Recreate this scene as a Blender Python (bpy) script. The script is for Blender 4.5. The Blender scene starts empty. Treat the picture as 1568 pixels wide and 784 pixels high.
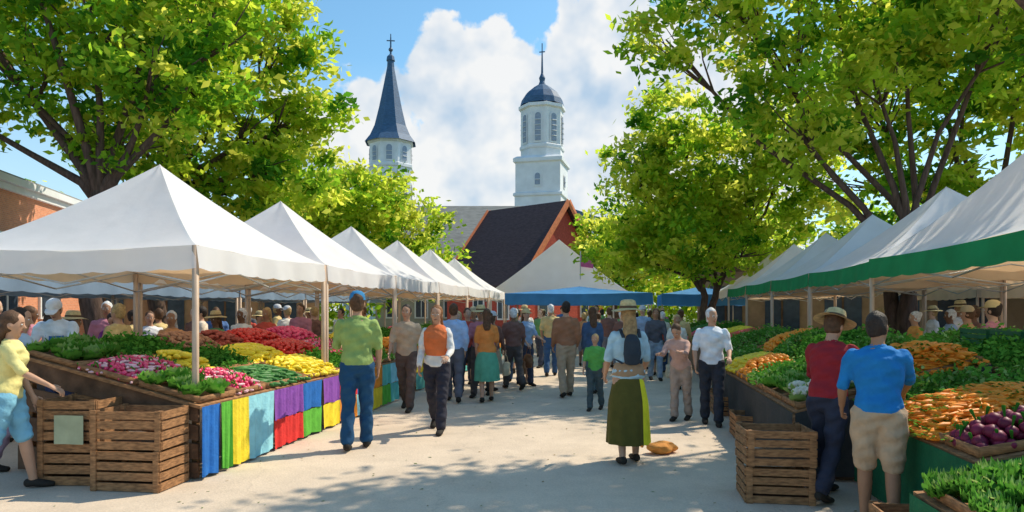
import bpy, math, random
import numpy as np
from mathutils import Vector
random.seed(7); rng=np.random.default_rng(7)
TH=math.radians(9.0); CT,ST=math.cos(TH),math.sin(TH)
def A(t,s,z=0.0): return (t*CT+s*ST, s*CT-t*ST, z)
sc=bpy.context.scene
# ---------------------------------------------------------------- materials
_M={}
def mat(name,col,rough=.75,var=.18,scale=6.0,bump=0.0,bscale=60.0,transl=0.0,tcol=None,metal=0.0,stretch=None,spec=.3,det=3):
    if name in _M: return _M[name]
    m=bpy.data.materials.new(name); m.use_nodes=True; nt=m.node_tree; N=nt.nodes; L=nt.links
    b=N['Principled BSDF']; out=N['Material Output']
    tc=N.new('ShaderNodeTexCoord'); mp=N.new('ShaderNodeMapping'); L.new(tc.outputs['Object'],mp.inputs['Vector'])
    if stretch: mp.inputs['Scale'].default_value=stretch
    n=N.new('ShaderNodeTexNoise'); n.inputs['Scale'].default_value=scale; n.inputs['Detail'].default_value=det
    L.new(mp.outputs['Vector'],n.inputs['Vector'])
    r=N.new('ShaderNodeValToRGB'); r.color_ramp.elements[0].position=.3; r.color_ramp.elements[1].position=.7
    r.color_ramp.elements[0].color=tuple(max(0,c*(1-var)) for c in col)+(1,)
    r.color_ramp.elements[1].color=tuple(min(1,c*(1+var)) for c in col)+(1,)
    L.new(n.outputs['Fac'],r.inputs['Fac']); L.new(r.outputs['Color'],b.inputs['Base Color'])
    b.inputs['Roughness'].default_value=rough; b.inputs['Metallic'].default_value=metal
    b.inputs['Specular IOR Level'].default_value=spec
    if bump>0:
        n2=N.new('ShaderNodeTexNoise'); n2.inputs['Scale'].default_value=bscale; n2.inputs['Detail'].default_value=3
        L.new(mp.outputs['Vector'],n2.inputs['Vector'])
        bp=N.new('ShaderNodeBump'); bp.inputs['Strength'].default_value=bump; bp.inputs['Distance'].default_value=.02
        L.new(n2.outputs['Fac'],bp.inputs['Height']); L.new(bp.outputs['Normal'],b.inputs['Normal'])
    if transl>0:
        t=N.new('ShaderNodeBsdfTranslucent'); t.inputs['Color'].default_value=(tcol or col)+(1,)
        mx=N.new('ShaderNodeMixShader'); mx.inputs[0].default_value=transl
        L.new(b.outputs[0],mx.inputs[1]); L.new(t.outputs[0],mx.inputs[2]); L.new(mx.outputs[0],out.inputs['Surface'])
    _M[name]=m; return m
def leafmat(name,col,transl,tcol):
    m=bpy.data.materials.new(name); m.use_nodes=True; nt=m.node_tree; N=nt.nodes; L=nt.links
    N.remove(N['Principled BSDF']); out=N['Material Output']
    tc=N.new('ShaderNodeTexCoord'); n=N.new('ShaderNodeTexNoise'); n.inputs['Scale'].default_value=1.3; n.inputs['Detail'].default_value=0; L.new(tc.outputs['Object'],n.inputs['Vector'])
    def ramp(c,va):
        r=N.new('ShaderNodeValToRGB'); r.color_ramp.elements[0].position=.3; r.color_ramp.elements[1].position=.7
        r.color_ramp.elements[0].color=tuple(q*(1-va) for q in c)+(1,); r.color_ramp.elements[1].color=tuple(min(1,q*(1+va)) for q in c)+(1,); L.new(n.outputs['Fac'],r.inputs['Fac']); return r.outputs[0]
    d=N.new('ShaderNodeBsdfDiffuse'); L.new(ramp(col,.25),d.inputs['Color']); t=N.new('ShaderNodeBsdfTranslucent'); L.new(ramp(tcol,.2),t.inputs['Color'])
    mx=N.new('ShaderNodeMixShader'); mx.inputs[0].default_value=transl; L.new(d.outputs[0],mx.inputs[1]); L.new(t.outputs[0],mx.inputs[2]); L.new(mx.outputs[0],out.inputs['Surface'])
    return m
def cloth(col):
    return mat('cloth_%03d_%03d_%03d'%tuple(int(c*255) for c in col),tuple(col),.85,.14,9,.35,35)
def skinm(col): return mat('skin_%03d'%int(col[0]*255),tuple(col),.55,.06,12)
WOOD=mat('crate_wood',(.34,.17,.075),.8,.45,5,.4,40,stretch=(3,3,12))
WOODD=mat('dark_wood',(.13,.07,.04),.85,.4,6,.4,40)
POLE=mat('pole_painted',(.55,.40,.29),.5,.1)
METAL=mat('pole_metal',(.5,.5,.5),.4,.1,metal=.3)
CANV=mat('white_canvas',(.88,.88,.90),.8,.05,2.5,.25,6,transl=.36,tcol=(.94,.84,.72))
CANVG=mat('green_canvas',(.008,.24,.08),.8,.15,3,.15,8,transl=.12,tcol=(.02,.3,.1))
CANVB=mat('blue_canvas',(.06,.25,.55),.8,.12,3,transl=.2,tcol=(.1,.3,.6))
CANVS=mat('slate_canvas',(.22,.30,.40),.8,.12,3,transl=.2,tcol=(.2,.3,.4))
CREAM=mat('cream_canvas',(.76,.60,.43),.8,.08,3,.2,8,transl=.35,tcol=(.9,.64,.4))
# ---------------------------------------------------------------- mesh helpers
def loft(pts,rad,ref=(1,0,0),seg=10,cap=True):
    P=np.array(pts,float); R=np.array(rad,float)
    if R.ndim==1: R=np.stack([R,R],1)
    T=np.gradient(P,axis=0); T/=np.linalg.norm(T,axis=1)[:,None]+1e-12
    if cap:
        a=P[0]-T[0]*R[0].min()*.45; b=P[-1]+T[-1]*R[-1].min()*.45
        P=np.vstack([a,P,b]); R=np.vstack([R[0]*.62,R,R[-1]*.62]); T=np.vstack([T[0],T,T[-1]])
    V=[]; ph=np.arange(seg)*2*math.pi/seg
    for p,r,t in zip(P,R,T):
        rf=np.array(ref,float)
        if abs(rf@t)>.95: rf=np.array((0,1,0.)) if abs(t[1])<.9 else np.array((0,0,1.))
        s=rf-(rf@t)*t; s/=np.linalg.norm(s); o=np.cross(t,s)
        V.append(p+r[0]*np.cos(ph)[:,None]*s+r[1]*np.sin(ph)[:,None]*o)
    n=len(P); V=np.vstack(V); F=[]
    for i in range(n-1):
        for j in range(seg):
            k=(j+1)%seg; F.append((i*seg+j,i*seg+k,(i+1)*seg+k,(i+1)*seg+j))
    F.append(tuple(range(seg-1,-1,-1))); F.append(tuple((n-1)*seg+j for j in range(seg)))
    return V,F
def ellip(c,r,seg=10,rings=7):
    zs=np.linspace(-.97,.97,rings)
    V,F=loft([(c[0],c[1],c[2]+r[2]*z) for z in zs],[(r[0]*math.sqrt(1-z*z),r[1]*math.sqrt(1-z*z)) for z in zs],seg=seg,cap=False)
    return V,F
class MB:
    def __init__(s): s.v=[];s.f=[];s.m=[];s.n=0
    def add(s,vf,m=0):
        V,F=vf; V=np.asarray(V,float); s.v.append(V); o=s.n
        s.f+= [tuple(i+o for i in f) for f in F]
        s.m+= [m]*len(F) if isinstance(m,int) else list(m)
        s.n+=len(V); return s
    def box(s,c,d,m=0,rz=0,ry=0):
        x,y,z=[q/2 for q in d]
        V=np.array([(-x,-y,-z),(x,-y,-z),(x,y,-z),(-x,y,-z),(-x,-y,z),(x,-y,z),(x,y,z),(-x,y,z)])
        if ry: c_,s_=math.cos(ry),math.sin(ry); V=V@np.array([[c_,0,-s_],[0,1,0],[s_,0,c_]])
        if rz: c_,s_=math.cos(rz),math.sin(rz); V=V@np.array([[c_,s_,0],[-s_,c_,0],[0,0,1]])
        s.add((V+np.array(c),[(0,3,2,1),(4,5,6,7),(0,1,5,4),(1,2,6,5),(2,3,7,6),(3,0,4,7)]),m)
    def bar(s,a,b,r,m=0,seg=6): s.add(loft([a,b],[r,r],seg=seg,cap=False),m)
    def grid(s,fn,nu,nv,m=0):
        V=[fn(i/nu,j/nv) for i in range(nu+1) for j in range(nv+1)]
        F=[(i*(nv+1)+j,(i+1)*(nv+1)+j,(i+1)*(nv+1)+j+1,i*(nv+1)+j+1) for i in range(nu) for j in range(nv)]
        s.add((V,F),m)
    def poly(s,pts,m=0): s.add((pts,[tuple(range(len(pts)))]),m)
    def build(s,name,mats,loc=(0,0,0),rz=0.0,smooth=False,scale=1.0,parent=None):
        V=np.vstack(s.v)*scale
        me=bpy.data.meshes.new(name); me.from_pydata(V.tolist(),[],s.f)
        for m in mats: me.materials.append(m)
        me.polygons.foreach_set('material_index',np.array(s.m,dtype=np.int32))
        me.polygons.foreach_set('use_smooth',[smooth]*len(s.f)); me.update()
        ob=bpy.data.objects.new(name,me); ob.location=loc; ob.rotation_euler=(0,0,rz)
        sc.collection.objects.link(ob)
        if parent: ob.parent=parent
        return ob
def empty(name,loc=(0,0,0),rz=0):
    e=bpy.data.objects.new(name,None); e.location=loc; e.rotation_euler=(0,0,rz); sc.collection.objects.link(e); return e
def npmesh(name,V,k,midx,mats,loc=(0,0,0),parent=None,rz=0):
    n=len(V)//k; me=bpy.data.meshes.new(name); me.vertices.add(len(V)); me.vertices.foreach_set('co',V.astype(np.float32).ravel())
    me.loops.add(len(V)); me.loops.foreach_set('vertex_index',np.arange(len(V),dtype=np.int32))
    me.polygons.add(n); me.polygons.foreach_set('loop_start',np.arange(0,n*k,k,dtype=np.int32))
    me.polygons.foreach_set('loop_total',np.full(n,k,dtype=np.int32))
    for m in mats: me.materials.append(m)
    me.polygons.foreach_set('material_index',midx.astype(np.int32)); me.update(calc_edges=True); me.validate()
    ob=bpy.data.objects.new(name,me); ob.location=loc; ob.rotation_euler=(0,0,rz); sc.collection.objects.link(ob)
    if parent: ob.parent=parent
    return ob
def leafquads(C,S,up=.0):
    n=len(C); a=rng.normal(size=(n,3)); a[:,2]*=(1-up*.6); a/=np.linalg.norm(a,axis=1)[:,None]
    b=np.cross(a,rng.normal(size=(n,3))); b/=np.linalg.norm(b,axis=1)[:,None]
    S=S[:,None]; return np.stack([C+a*S,C+b*S*.5,C-a*S,C-b*S*.5],1).reshape(-1,3)
# ---------------------------------------------------------------- people
def remesh(parts,vox,fold=0):
    mb=MB()
    for p in parts: mb.add(p)
    me=bpy.data.meshes.new('tmp'); me.from_pydata(np.vstack(mb.v).tolist(),[],mb.f); me.update()
    ob=bpy.data.objects.new('tmp',me); sc.collection.objects.link(ob)
    r=ob.modifiers.new('r','REMESH'); r.mode='VOXEL'; r.voxel_size=vox
    q=ob.modifiers.new('s','SMOOTH'); q.factor=.5; q.iterations=3
    dg=bpy.context.evaluated_depsgraph_get(); ev=ob.evaluated_get(dg); m2=ev.to_mesh()
    V=np.empty(len(m2.vertices)*3,np.float32); m2.vertices.foreach_get('co',V); V=V.reshape(-1,3).astype(float)
    F=[tuple(p.vertices) for p in m2.polygons]
    ev.to_mesh_clear(); bpy.data.objects.remove(ob); bpy.data.meshes.remove(me)
    if fold:
        x,y,z=V.T.copy()
        V[:,0]+=fold*np.sin(28*z+14*y+5*np.sin(9*x)); V[:,1]+=fold*np.sin(33*z+17*x+4*np.sin(11*y))
        V[:,1]+=fold*.8*np.sin(61*z-23*x+3*np.sin(19*y))
    return V,F
people_q=[]
def person(*a,**k): people_q.append((a,k))
def _person(name,x,y,face,H=1.72,fem=False,shirt=(.5,.5,.5),sleeve='short',bottom='trousers',bcol=(.05,.06,.1),
           skin=(.50,.28,.18),hair=(.05,.03,.02),hs='short',hat=None,hatcol=(.65,.5,.25),arms=None,stride=14,lean=2,
           shoe=(.03,.025,.02),near=False,skirtz=.35,extra=None,apron=None,z0=0.0,nod=0,turn=0,bag=None):
    vox=.012 if near else .021
    sgn=1 if random.random()<.5 else -1
    st=math.radians(stride)
    legs=[]
    for sd in (-1,1):
        f=st*sgn*sd; bend=0.06 if f>0 else .06+abs(f)*1.1
        hx=.095*sd; hip=np.array((hx,0,0.)); kn=hip+.43*np.array((0,math.sin(f+.03),-math.cos(f+.03)))
        g=f-bend; an=kn+.41*np.array((.0,math.sin(g),-math.cos(g))); legs.append([hip,kn,an])
    pz=.085-min(l[2][2] for l in legs); P0=np.array((0,0,pz))
    legs=[[q+P0 for q in l] for l in legs]
    ln=math.radians(lean); cl,sl=math.cos(ln),math.sin(ln)
    def U(p):
        px,py,pz_=p; pz_-=.93; return np.array((px,py*cl+pz_*sl,pz_*cl-py*sl))+P0+np.array((0,0,.01))
    nd=math.radians(nod); tn=math.radians(turn)
    def Hd(p):
        px,py,pz_=p; pz_-=1.52
        px,py=px*math.cos(tn)-py*math.sin(tn),px*math.sin(tn)+py*math.cos(tn)
        py,pz_=py*math.cos(nd)+pz_*math.sin(nd),pz_*math.cos(nd)-py*math.sin(nd)
        return U((px,py,pz_+1.52))
    W=dict(h=.172,w=.128,r=.145,c=.158,s=.14,sx=.162) if fem else dict(h=.165,w=.15,r=.168,c=.185,s=.165,sx=.188)
    tor=[(.86,.125,.085,0),(.94,W['h'],.115,-.01),(1.01,W['h']*.96,.11,-.005),(1.09,W['w'],.095,0),(1.21,W['r'],.108,.005),(1.31,W['c'],.12 if not fem else .125,.008),(1.39,W['c']*.97,.105,0),(1.44,W['s']*.78,.075,-.005),(1.475,.07,.06,0)]
    def torso(lo,hi,inf): 
        q=[t for t in tor if lo<=t[0]<=hi]
        return loft([U((0,t[3],t[0])) for t in q],[(t[1]+inf,t[2]+inf) for t in q],seg=16)
    if arms is None: arms=[(random.uniform(-20,25),8,random.uniform(8,50)) for _ in range(2)]
    AR=[]
    for sd,(p,o,e) in zip((-1,1),arms):
        p,o,e=[math.radians(v) for v in (p,o,e)]
        sh=U((W['sx']*sd,0,1.405)); d1=np.array((sd*math.sin(o),math.sin(p)*math.cos(o),-math.cos(p)*math.cos(o)))
        el=sh+.285*d1; o2=o*.3-.10; d2=np.array((sd*math.sin(o2),math.sin(p+e)*math.cos(o2),-math.cos(p+e)*math.cos(o2)))
        wr=el+.245*d2; AR.append((sh,el,wr,d1,d2,sd))
    def armloft(t0,t1,inf,k=1.0):
        out=[]
        for sh,el,wr,d1,d2,sd in AR:
            full=[(sh-np.array((sd*.03,0,-.01)),.05),(sh+d1*.06,.052),(sh+d1*.16,.046),(el,.038),(el+d2*.06,.04),(el+d2*.14,.034),(wr,.026)]
            q=full[t0:t1]; out.append(loft([a for a,b in q],[b*k*(0.9 if fem else 1)+inf for a,b in q],seg=10))
        return out
    def legloft(n,inf,extra_pts=None,straight=False):
        out=[]
        for hip,kn,an in legs:
            full=[(hip+np.array((0,0,.03)),.088),(hip*.65+kn*.35,.082),(hip*.2+kn*.8,.064),(kn,.058),(kn*.7+an*.3,.057),(kn*.35+an*.65,.046),(an,.037)]
            if straight: full=[(a,max(b,.056)) for a,b in full]
            q=full[:n]; out.append(loft([a for a,b in q],[b+inf for a,b in q],seg=12))
        return out
    head=[(1.512,.03,.03,.05),(1.53,.046,.055,.035),(1.565,.062,.078,.016),(1.61,.072,.092,.006),(1.66,.075,.098,-.002),(1.70,.068,.09,-.006),(1.73,.048,.065,-.008),(1.745,.022,.03,-.008)]
    headL=loft([Hd((0,h[3],h[0])) for h in head],[(h[1],h[2]) for h in head],seg=16)
    neck=loft([U((0,-.01,1.43)),Hd((0,-.008,1.49)),Hd((0,.0,1.56))],[.062,.052,.052])
    nose=loft([Hd((0,.088,1.635)),Hd((0,.112,1.595))],[.009,.015],seg=6)
    ears=[ellip(Hd((s_*.077,-.005,1.615)),(.01,.022,.032),8,5) for s_ in (-1,1)]
    palms=[];fing=[]
    for sh,el,wr,d1,d2,sd in AR:
        fw=np.array((0,1.,0)) if abs(d2[1])<.75 else np.array((sd*-.9,0,.3)); sdv=fw-(fw@d2)*d2; sdv/=np.linalg.norm(sdv)
        nn=np.cross(d2,sdv); nn=nn*(-sd if nn[0]>0 else sd)
        palms.append(loft([wr-d2*.01,wr+d2*.03,wr+d2*.085],[(.027,.02),(.038,.017),(.04,.014)],ref=sdv,seg=10))
        for i,Lf in enumerate((.06,.078,.086,.078)):
            b=wr+d2*.08+sdv*(i-1.5)*.0195; q=.35; cv=nn if nn[0]*sd<0 else -nn
            fing.append(loft([b,b+d2*Lf*.42,b+d2*Lf*.72+cv*Lf*.22,b+d2*Lf*.85+cv*Lf*.5],[.0095,.009,.008,.0065],seg=6))
        b=wr+d2*.025+sdv*.034
        fing.append(loft([b,b+sdv*.022+d2*.025,b+sdv*.028+d2*.055],[.012,.0105,.008],seg=6))
    mats=[skinm(skin),cloth(shirt),cloth(bcol),cloth(shoe),mat('hair_%03d_%03d'%(int(hair[0]*255),int(hair[2]*255)),hair,.6,.35,30,.5,90),mat('eye_white',(.75,.74,.72),.3),mat('eye_dark',(.03,.02,.015),.3),mat('lips',(.35,.09,.08),.5)]
    mb=MB()
    feetpts=[]
    for hip,kn,an in legs:
        feetpts.append([an+np.array((0,-.06,-.035)),an+np.array((0,0,-.03)),an*np.array((1,1,0))+np.array((0,.09,max(.035,an[2]*.35))),np.array((an[0],an[1]+.17,.028))])
    footin=[loft(fp,[(.03,.03),(.036,.036),(.04,.028),(.032,.018)],seg=10) for fp in feetpts]
    V,F=remesh([torso(0,2,0),neck,headL,nose]+ears+armloft(0,7,0)+palms+legloft(7,0)+footin,vox); mb.add((V,F),0)
    for f_ in fing: mb.add(f_,0)
    k={'none':2,'short':4,'long':7}[sleeve]
    mb.add(remesh([torso(.9,1.45,.016)]+armloft(0,k,.013 if sleeve!='none' else .008),vox,.006),1)
    if near:  # collar
        mb.add(loft([U((0,-.004,1.452)),U((0,-.002,1.47)),U((0,0,1.485))],[(.083,.073),(.071,.065),(.064,.062)],seg=16,cap=False),1)
    if bottom=='trousers': mb.add(remesh([torso(.85,1.02,.012)]+legloft(7,.018,straight=True),vox,.006),2)
    elif bottom=='shorts': mb.add(remesh([torso(.85,1.02,.012)]+legloft(3 if not fem else 2,.03)+legloft(4,.022),vox,.006),2)
    else:
        nz=14; seg=40; Vs=[];
        hipc=P0[2]
        for i in range(nz+1):
            q=i/nz; z=(hipc+.12)*(1-q)+skirtz*q; a=.135+.07*min(1,q*2.2)**.8+.03*q; b=.10+.055*min(1,q*2.2)+(.05+.10*abs(math.sin(st)))*q
            for j in range(seg):
                ph=2*math.pi*j/seg; w=1+.055*q*math.sin(ph*9+1.5*q)+.03*q*math.sin(ph*4+2)
                Vs.append((a*w*math.cos(ph),b*w*math.sin(ph),z))
        Fs=[(i*seg+j,i*seg+(j+1)%seg,(i+1)*seg+(j+1)%seg,(i+1)*seg+j) for i in range(nz) for j in range(seg)]
        ms=[2]*len(Fs)
        if extra=='yellowside':
            mats.append(cloth((.82,.74,.03))); ms=[ (len(mats)-1) if ((i%seg)<4 or (i%seg)>=34) else 2 for i in range(len(Fs))]
        mb.add((Vs,Fs),ms)
    for fp in feetpts: mb.add(loft(fp,[(.038,.04),(.044,.044),(.049,.036),(.04,.026)],seg=12),3)
    if hs!='bald':
        hp=[h for h in head if h[0]>1.56]
        hl=[loft([Hd((0,h[3]-.018,h[0]+.010)) for h in hp],[(h[1]+.009,h[2]+.006) for h in hp],seg=16)]
        if hs=='short': hl.append(loft([Hd((0,-.055,1.60)),Hd((0,-.06,1.55))],[(.06,.045),(.05,.03)],seg=12))
        if hs=='long': hl.append(loft([Hd((0,-.05,1.66)),Hd((0,-.075,1.56)),U((0,-.10,1.44)),U((0,-.11,1.34))],[(.075,.05),(.078,.045),(.085,.04),(.06,.025)],seg=12))
        if hs=='bun': hl.append(ellip(Hd((0,-.11,1.70)),(.045,.045,.045)))
        mb.add(remesh(hl,vox,.003),4)
    for s_ in (-1,1):
        mb.add(ellip(Hd((s_*.031,.083,1.632)),(.014,.010,.008),8,5),5); mb.add(ellip(Hd((s_*.031,.091,1.632)),(.006,.004,.006),6,5),6)
        mb.add(loft([Hd((s_*.016,.092,1.652)),Hd((s_*.045,.082,1.652))],[.004,.003],seg=5),4)
    mb.add(loft([Hd((-.022,.078,1.563)),Hd((0,.088,1.561)),Hd((.022,.078,1.563))],[.004,.006,.004],seg=6),7)
    def lathe(prof,mi,sx=1.0,sy=1.12,off=(0,-.008),tilt=0):
        seg=24; Vs=[Hd((r*sx*math.cos(2*math.pi*j/seg)+off[0],r*sy*math.sin(2*math.pi*j/seg)+off[1],z+tilt*math.sin(2*math.pi*j/seg)*r+ (.008*math.sin(6*math.pi*j/seg) if r>.13 else 0))) for r,z in prof for j in range(seg)]
        Fs=[(i*seg+j,i*seg+(j+1)%seg,(i+1)*seg+(j+1)%seg,(i+1)*seg+j) for i in range(len(prof)-1) for j in range(seg)]
        mb.add((Vs,Fs),mi)
    if hat=='straw':
        mats.append(mat('straw_hat',hatcol,.8,.2,30,.6,120)); mats.append(cloth((.12,.07,.04)))
        mi=len(mats)-2
        lathe([(.185,1.672),(.15,1.684),(.094,1.70),(.088,1.75),(.078,1.785),(.05,1.80),(.004,1.797)],mi); lathe([(.097,1.702),(.094,1.728)],mi+1)
    if hat=='cap':
        mats.append(cloth(hatcol)); mi=len(mats)-1
        lathe([(.09,1.665),(.089,1.70),(.077,1.74),(.045,1.768),(.004,1.775)],mi)
        mb.add(loft([Hd((0,.07,1.68)),Hd((0,.13,1.672)),Hd((0,.17,1.664))],[(.075,.008),(.07,.006),(.045,.005)],seg=12),mi)
    if apron:
        mats.append(cloth(apron)); mi=len(mats)-1
        mb.grid(lambda u,v:U(((u-.5)*.30*(1 if v<.55 else .7),.155+.01*math.sin(u*12)-.03*abs(u-.5)*2,.62+.68*v)),8,8,mi)
    if extra=='yellowside' or extra=='backpack':
        mats.append(cloth((.035,.045,.06))); mi=len(mats)-1
        mb.add(remesh([loft([U((0,-.17,1.10)),U((0,-.185,1.2)),U((0,-.18,1.34)),U((0,-.155,1.40))],[(.085,.04),(.10,.06),(.09,.055),(.06,.03)],seg=14)],vox),mi)
        for s_ in (-1,1): mb.add(loft([U((s_*.09,-.16,1.38)),U((s_*.1,-.05,1.47)),U((s_*.105,.09,1.42)),U((s_*.12,.12,1.3)),U((s_*.14,.0,1.14)),U((s_*.1,-.14,1.1))],[(.02,.006)]*6,seg=6),mi)
    if extra=='yellowside':
        mats.append(cloth((.42,.26,.15))); mi=len(mats)-1
        mb.add(loft([U((0,0,.97)),U((0,0,1.03)),U((0,0,1.09))],[(.19,.145),(.178,.138),(.155,.125)],seg=18),mi)
    if extra=='vest':
        mats.append(cloth((.65,.16,.05))); mi=len(mats)-1
        mb.add(remesh([torso(1.05,1.45,.032)],vox,.004),mi)
    if bag:
        mats.append(cloth(bag)); mi=len(mats)-1; sh,el,wr,d1,d2,sd=AR[1]; h0=wr+d2*.09
        mb.add(remesh([loft([h0+np.array((.02,0,-.20)),h0+np.array((.02,0,-.32)),h0+np.array((.02,0,-.46))],[(.05,.13),(.07,.16),(.06,.15)],seg=12)],vox,.008),mi)
        for q in (-.09,.09): mb.add(loft([h0+np.array((.02,q,-.2)),h0+np.array((.01,q*.5,-.06)),h0],[.008,.007,.007],seg=5),mi)
    ob=mb.build(name,mats,(x,y,z0+.004),math.radians(face),smooth=True,scale=H/1.75)
    return ob
SK=[(.50,.28,.18),(.58,.35,.24),(.36,.19,.11),(.18,.09,.05),(.62,.40,.29)]
DKH=(.03,.02,.015); BRH=(.10,.05,.025); BLH=(.45,.30,.13); WHH=(.65,.65,.65)
person('man_in_green_shirt',-1.78,7.85,8,1.80,shirt=(.29,.40,.12),bcol=(.012,.065,.15),hat='cap',hatcol=(.03,.20,.42),hair=BRH,arms=[(18,10,70),(6,10,15)],stride=7,near=True)
person('woman_in_straw_hat',1.22,7.15,4,1.66,fem=True,shirt=(.42,.58,.66),bottom='skirt',bcol=(.10,.085,.015),skirtz=.22,hair=(.35,.22,.10),hs='long',hat='straw',arms=[(6,12,40),(6,12,45)],stride=5,extra='yellowside',near=True)
person('man_in_blue_shirt',2.66,4.95,-22,1.58,shirt=(.012,.19,.50),bottom='shorts',bcol=(.48,.34,.22),hair=DKH,skin=SK[2],arms=[(12,14,30),(38,10,22)],stride=5,lean=6,near=True,turn=-25,nod=12)
person('man_in_red_shirt',2.68,5.80,-50,1.60,shirt=(.32,.02,.03),sleeve='long',bcol=(.03,.035,.06),hat='straw',hair=BRH,arms=[(25,10,40),(45,10,25)],stride=14,lean=9,near=True,nod=14)
person('white_haired_man',2.78,9.5,165,1.62,shirt=(.72,.76,.82),sleeve='short',bcol=(.03,.035,.05),hair=WHH,hs='short',arms=[(8,12,60),(10,12,20)],stride=7,near=True,turn=30)
person('woman_in_orange_vest',-.99,9.0,175,1.68,fem=True,shirt=(.72,.70,.68),sleeve='long',bcol=(.03,.03,.045),hair=(.22,.09,.03),hs='long',arms=[(15,10,60),(5,10,30)],stride=16,extra='vest',near=True)
person('woman_in_yellow_shirt',-4.44,6.0,-70,1.60,fem=True,shirt=(.72,.64,.26),bottom='shorts',bcol=(.20,.46,.62),hair=BRH,hs='long',arms=[(5,10,20),(34,10,25)],stride=14,lean=4,near=True)
person('vendor_in_white_shirt',-5.95,9.0,195,1.76,shirt=(.66,.74,.84),sleeve='short',bcol=(.04,.06,.15),hair=BRH,hat='cap',hatcol=(.7,.72,.75),apron=(.03,.15,.45),arms=[(40,8,40),(35,8,35)],lean=14,stride=3,near=True,nod=20)
person('vendor_in_purple_shirt',-6.1,10.6,190,1.62,fem=True,shirt=(.22,.04,.20),sleeve='long',bcol=(.05,.04,.06),hair=DKH,hs='bun',arms=[(40,8,50),(40,8,50)],lean=18,near=True,nod=20)
person('woman_in_pink_trousers',-4.95,6.85,-75,1.62,fem=True,shirt=(.45,.55,.66),bcol=(.45,.32,.42),hair=DKH,hs='short',stride=10,near=True)
person('woman_in_green_skirt',-.44,11.9,5,1.62,fem=True,shirt=(.70,.25,.06),bottom='skirt',bcol=(.10,.36,.24),skirtz=.4,hair=BRH,hs='long',stride=9,bag=(.5,.4,.25))
person('man_in_brown_shirt',1.0,12.6,8,1.76,shirt=(.33,.15,.08),sleeve='long',bcol=(.42,.31,.21),hair=DKH,stride=9)
person('woman_in_navy_coat',1.52,12.9,10,1.66,fem=True,shirt=(.07,.12,.22),sleeve='long',bcol=(.10,.14,.16),hair=BRH,hs='long',stride=12)
person('man_in_light_blue_shirt',-1.02,11.9,3,1.72,shirt=(.35,.50,.75),sleeve='long',bcol=(.12,.12,.15),hair=BRH,stride=12)
person('woman_in_green_dress',.26,15.0,172,1.62,fem=True,shirt=(.25,.48,.25),bottom='skirt',bcol=(.28,.46,.36),skirtz=.5,hair=BLH,hs='long',stride=12)
person('man_in_tan_shirt',-1.68,10.9,175,1.70,shirt=(.45,.34,.24),bcol=(.10,.07,.06),hair=DKH,stride=14)
person('child_in_green_shirt',1.33,10.9,160,1.22,shirt=(.10,.38,.08),bcol=(.06,.09,.10),hair=BLH,stride=10)
person('shopper_in_pink_shirt',2.45,9.9,150,1.45,fem=True,shirt=(.55,.34,.28),sleeve='long',bottom='trousers',bcol=(.40,.30,.24),hair=BRH,hs='short',arms=[(50,8,50),(45,8,50)],lean=22,stride=6,nod=15)
SH=[(.7,.7,.7),(.55,.08,.05),(.08,.16,.36),(.6,.45,.2),(.12,.3,.12),(.6,.28,.12),(.3,.42,.6),(.2,.1,.08),(.68,.58,.47),(.1,.1,.12),(.5,.2,.25),(.7,.33,.08),(.75,.72,.65)]
BT=[(.05,.06,.1),(.04,.1,.22),(.34,.27,.19),(.08,.07,.07),(.16,.17,.2),(.3,.38,.48)]
def crowd(n,smin,smax,tmin,tmax,mind=.55,faces=(0,180)):
    pts=[];k=0
    while len(pts)<n and k<4000:
        k+=1; s=random.uniform(smin,smax); t=random.uniform(tmin,tmax)
        if all((s-a)**2+(t-b)**2>mind**2 for a,b in pts): pts.append((s,t))
    for s,t in pts:
        x,y,_=A(t,s); fem=random.random()<.5
        person('woman' if fem else 'man',x,y,random.choice(faces)+random.uniform(-35,35),random.uniform(1.52,1.66) if fem else random.uniform(1.6,1.76),fem=fem,
            shirt=random.choice(SH),sleeve=random.choice(['short','long']),bottom=random.choice(['trousers','trousers','shorts','skirt']) if fem else random.choice(['trousers','trousers','shorts']),
            bcol=random.choice(BT),skirtz=.42,skin=random.choice(SK),hair=random.choice([DKH,BRH,BRH,BLH,WHH]),hs=random.choice(['long','bun','short']) if fem else 'short',
            hat=random.choice([None,None,None,None,'straw','cap']),hatcol=random.choice([(.65,.5,.25),(.6,.6,.62),(.5,.4,.25)]),stride=random.uniform(5,20),bag=random.choice([None,None,None,(.6,.5,.35),(.25,.12,.06)]))
crowd(9,12.2,15.5,-3.2,-1.9); crowd(7,15.8,18.5,-3.2,1.0,.8); crowd(20,18.5,25.5,-3.4,1.6)
crowd(24,8.5,17,-8.6,-6.3,.5,faces=(180,90,-90)); crowd(10,6.2,9,-9.5,-7.0,.55,faces=(180,-60))
crowd(14,8.5,18,4.9,7.5,.6,faces=(90,180,60)); crowd(3,12.5,18,1.0,1.5,.8)
for a,k in people_q: _person(*a,**k)
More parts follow.
